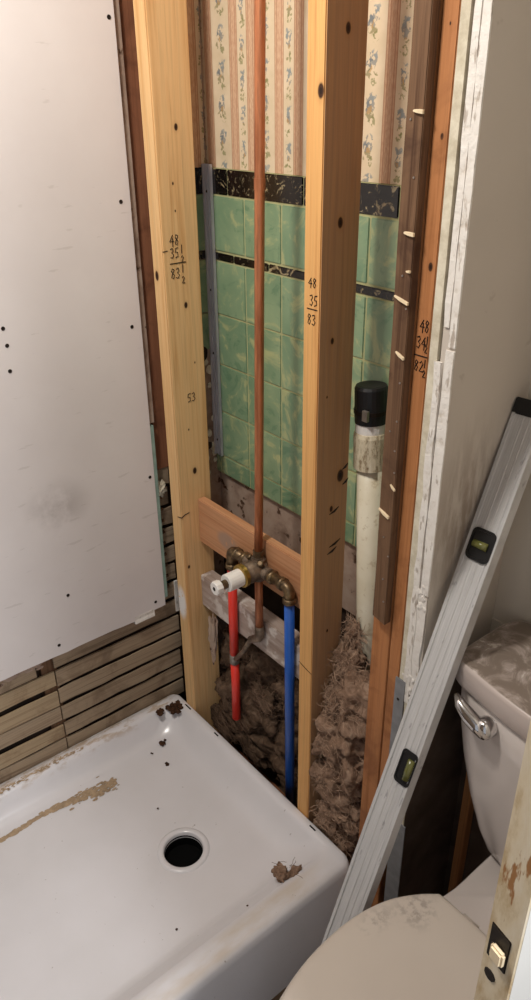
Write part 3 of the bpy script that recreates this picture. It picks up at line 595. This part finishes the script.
streak(lambda f: 1.25+.1*math.sin(7*f), (-27, -12.5), lambda f: .1+.22*(1-f), lambda f: 4.45, 330, 'thin tan mortar crumbs along the left rim of the tray', .13)
def tuft(c, label):
    o = MB(); o.blob((c[0]-.5, c[1]-.5, c[2]+.05), .62, 4, .6, 2, (1.3, 1, .6)); o.blob((c[0]+.3, c[1]+.45, c[2]+.2), .36, 4, .5, 2, (1.2, 2.3, .7)); o.blob((c[0]-1.0, c[1]+.0, c[2]-.1), .25, 4, .5, 2, (2.2, .9, 1))
    ob = o.build('wool_tuft', M_wool, smooth=True); tag(ob, label, 'insulation')
    f = MB()
    for k in range(22):
        p = Vector((c[0]-.3+random.gauss(0, .4), c[1]+random.gauss(0, .45), c[2]+.15)); q = Vector((random.gauss(0, 1), random.gauss(0, 1), 0)).normalized()*.09; pts = [p]
        for i in range(5): q = (q+Vector((random.gauss(0, 1), random.gauss(0, 1), random.gauss(0, .4)))*.08); p = p+q; pts.append(p)
        f.tube(pts, .022, 3, False)
    stuff(f.build('loose_fibres', M_fibd, ob))
tuft((26.6, -5.2, 4.02), 'brown tuft of insulation lying in the tray near the level')

# ------------------------------------------------------------------ spirit level leaning on the partition
LT, LB = Vector((34.76, 6.85, 48.66)), Vector((36.0, -10.17, 10.32))      # two points on its left front edge
D = (LT-LB).normalized(); Wv = (Vector((1, 0, 0))-D*D.x).normalized(); Nn = D.cross(Wv)   # along, across, away from the viewer
if Nn.y < 0: Nn = -Nn
B0 = LB+D*((F-LB.z+.40)/D.z); Ll = (LT-B0).length
lv = thing('spirit_level', 'long aluminium spirit level leaning against the wall between tray and toilet', 'level', tuple(B0))
P = lambda u, n, a: tuple(B0+Wv*u+Nn*n+D*a)
prof = [(0, 0), (.22, 0), (.26, .1), (.75, .1), (.78, .06), (.9, .06), (.93, .1), (1.2, .1), (1.23, .06), (1.35, .06), (1.38, .1), (1.7, .1), (1.73, .06), (1.85, .06), (1.88, .1), (1.98, .1), (2.02, 0), (2.2, 0), (2.2, .92), (0, .92)]
MB().rings([[P(u, n, a) for u, n in prof] for a in (0, Ll)], True).build('beam', M_level, lv)
for (a, nm) in ((Ll, 'end_cap'), (-.02, 'end_cap')):
    hgt = .95 if a > 1 else -.0
    if a > 1: MB().rings([[P(u, n, q) for u, n in ((-.05, -.05), (2.25, -.05), (2.25, .97), (-.05, .97))] for q in (a-.95, a+.12)], True).build(nm, M_blackp, lv, bevel=.06)
def vialbox(a, u0, u1, h, horizontal):
    k = 10
    loops = []
    for n, s in ((-.0, 1), (-.06, 1), (-.06, .84), (.07, .80)):
        hw, hh = (u1-u0)/2*s, h/2*s; r = min(hw, hh)*.45
        loops.append([P((u0+u1)/2+x, n, a+y) for x, y, _ in rrect(-hw, hw, -hh, hh, r, 0, 5)])
    fr = MB().rings(loops, True).build('vial_frame', M_blackp, lv)
    c = (u0+u1)/2
    if horizontal: MB().tube([P(c-.55, -.02, a), P(c+.5, -.02, a)], .27, 12).build('vial', M_vial, fr, smooth=True)
    else: MB().tube([P(c+.25, -.02, a-.75), P(c+.25, -.02, a+.75)], .27, 12).build('vial', M_vial, fr, smooth=True)
vialbox(Ll-9.7, .25, 2.05, 2.2, True); vialbox(Ll-26.0, .9, 2.22, 2.5, False); vialbox(8, .25, 2.05, 2.2, True)

# ------------------------------------------------------------------ toilet
TX = 46.05
to = thing('toilet', 'white toilet with dusty tank lid and chrome handle beside the level', 'toilet', (TX, -5, F))
def outline(half, z, inset=0, n=12):      # half: (dx, y) from the back centre round to the front centre, smoothed and mirrored
    pts = []
    H = [Vector((a, b, 0)) for a, b in half]; H = [Vector((-H[1].x, H[1].y, 0))]+H+[Vector((-H[-2].x, H[-2].y, 0))]
    for i in range(1, len(H)-2):
        for k in range(4):
            t_ = k/4; a, b, c_, d_ = H[i-1:i+3]
            pts.append(.5*((2*b)+(c_-a)*t_+(2*a-5*b+4*c_-d_)*t_**2+(3*b-a-3*c_+d_)*t_**3))
    pts.append(H[-2])
    L = [(p.x, p.y) for p in pts]+[(-p.x, p.y) for p in pts[-2:0:-1]]
    cy = sum(p[1] for p in L)/len(L); my = max(abs(p[1]-cy) for p in L); mx = max(abs(p[0]) for p in L)
    return [(TX+x*(1-inset/mx), cy+(y-cy)*(1-inset/my), z) for x, y in L]
Zt = 32.2
def tank_half(hw, yb, yf): return [(0, yb), (hw*.6, yb), (hw-1.4, yb-.05), (hw-.45, yb-.55), (hw-.08, yb-1.7), (hw, (yb+yf)/2+.6), (hw, yf+2.4), (hw-.2, yf+1.6), (hw-.8, yf+1.12), (hw-1.8, yf+.9), (hw*.5, yf+.35), (hw*.22, yf+.08), (0, yf)]
MB().rings([outline(tank_half(h, b, f_), z) for h, b, f_, z in ((3.9, 6.6, 1.4, 15.3), (4.9, 6.9, .9, 15.5), (5.6, 7.1, .6, 16.2), (6.3, 7.2, .4, 17.6), (7.4, 7.4, .2, 20.6), (8.3, 7.5, .05, 24), (8.9, 7.6, -.1, 27.3), (9.1, 7.6, -.15, Zt-2.0))], True).build('tank', M_china, to, smooth=True)
LH = tank_half(9.5, 8.15, -.52)
MB().rings([outline(LH, Zt-2.1, .5), outline(LH, Zt-2.02, .2), outline(LH, Zt-1.8, .05), outline(LH, Zt-.35), outline(LH, Zt-.12, .1), outline(LH, Zt-.02, .3), outline(LH, Zt, .6), outline(LH, Zt+.02, 3.9)], True).build('tank_lid', M_lidtop, to, smooth=True)
hp = Vector((40.5, -.3, 28.95))
hb = MB().lathe(hp+Vector((0, .75, 0)), (-.12, -1, 0), [(0, .6), (.3, .74), (.85, .76), (1.1, .64), (1.25, .38), (1.28, .05)], 20).build('handle_boss', M_chrome, to, smooth=True)
MB().tube([hp+Vector(p) for p in ((.2, -.15, -.1), (-.5, -.15, .12), (-1.2, -.15, .4), (-2.0, -.1, .85), (-2.6, .1, 1.25))], [.5, .56, .55, .42, .16], 12).build('flush_lever', M_chrome, hb, smooth=True)
SH = [(0, -4.3), (2.4, -4.3), (4.3, -4.33), (4.75, -4.6), (5.6, -5.7), (6.5, -7.4), (7.05, -9.5), (7.2, -12), (6.9, -15), (6.0, -18), (4.5, -20.3), (2.3, -21.7), (0, -22.1)]
def bowl_half(rear, hw, yb, yf): return [(0, yb), (rear*.6, yb), (rear-.4, yb-.2), (rear, yb-1), (rear, 1), (rear+.1, -3), (hw*.93, -8), (hw, -12), (hw*.95, yf+5.5), (hw*.8, yf+3), (hw*.45, yf+.7), (0, yf)]
MB().rings([outline(bowl_half(a, b, c, d), z) for a, b, c, d, z in ((4.4, 4.8, 6.6, -15, F), (4.2, 4.6, 6.5, -14.5, F+1), (3.6, 4.2, 6.2, -13.5, 4), (3.8, 5.2, 6.2, -16, 8), (4.4, 6.2, 6.4, -18.7, 11.5), (4.8, 6.7, 6.6, -20.4, 13.6), (4.9, 6.9, 6.7, -20.9, 15), (4.7, 6.7, 6.6, -20.7, 15.3))], True).build('bowl', M_china, to, smooth=True)
r_ = [outline(SH, 15.5, .3), outline(SH, 15.65, .05), outline(SH, 16.2, .05), outline(SH, 16.4, .2), outline(SH, 16.4, 2.6), outline(SH, 15.5, 2.7)]
MB().rings(r_+[r_[0]]).build('seat', M_seat, to, smooth=True)
MB().rings([outline(SH, 16.45, .25), outline(SH, 16.6, .03), outline(SH, 16.9, .0), outline(SH, 17.12, .12), outline(SH, 17.22, .35), outline(SH, 17.26, .8), outline(SH, 17.34, 4), outline(SH, 17.38, 6.8)], True).build('seat_lid', M_seat, to, smooth=True)
for sx in (-2.2, 2.2): MB().tube([(TX+sx-.6, -3.95, 16.0), (TX+sx+.6, -3.95, 16.0)], .35, 12).build('hinge', M_seat, to, smooth=True)
MB().lathe((47.2, .35, 20.6), (0, -1, 0), [(-.3, .5), (.12, .5), (.16, .4)], 12).build('tank_badge', M_dkmetal, to)

# ------------------------------------------------------------------ open door, its latch edge near the camera
e0 = Vector((53.0, -18.15, 0)); dx = Vector((.2, .98, 0)).normalized(); nx = Vector((dx.y, -dx.x, 0))   # along the leaf; out of its white face
Q = lambda a, b, z: tuple(e0+dx*a+nx*b+Vector((0, 0, z)))
W2 = .98
def leaf(b0, b1, a0, a1, z0, z1): return MB().hexa([Q(a0, b0, z0), Q(a0, b1, z0), Q(a1, b1, z0), Q(a1, b0, z0), Q(a0, b0, z1), Q(a0, b1, z1), Q(a1, b1, z1), Q(a1, b0, z1)])
dr = struct(leaf(-.76, .62, .12, 24.5, F+.4, 88).build('door_1', M_doorface))
leaf(-.76, .6, 0, .12, F+.4, 88).build('edge_strip', M_dooredge, dr)
lp = leaf(-.62, .3, -.05, .06, 38.2, 40.0).build('latch_plate', M_dkmetal, dr, bevel=.03)
leaf(-.35, .25, -.3, -.02, 38.6, 39.3).build('latch_bolt', M_splint, lp, bevel=.08)
MB().lathe(Q(0, -.3, 37.3), tuple(-dx), [(0, .28), (.04, .26)], 10).build('screw_hole', M_dkmetal, dr)

for o in S.objects:
    if 'w' in o.keys(): del o['w']
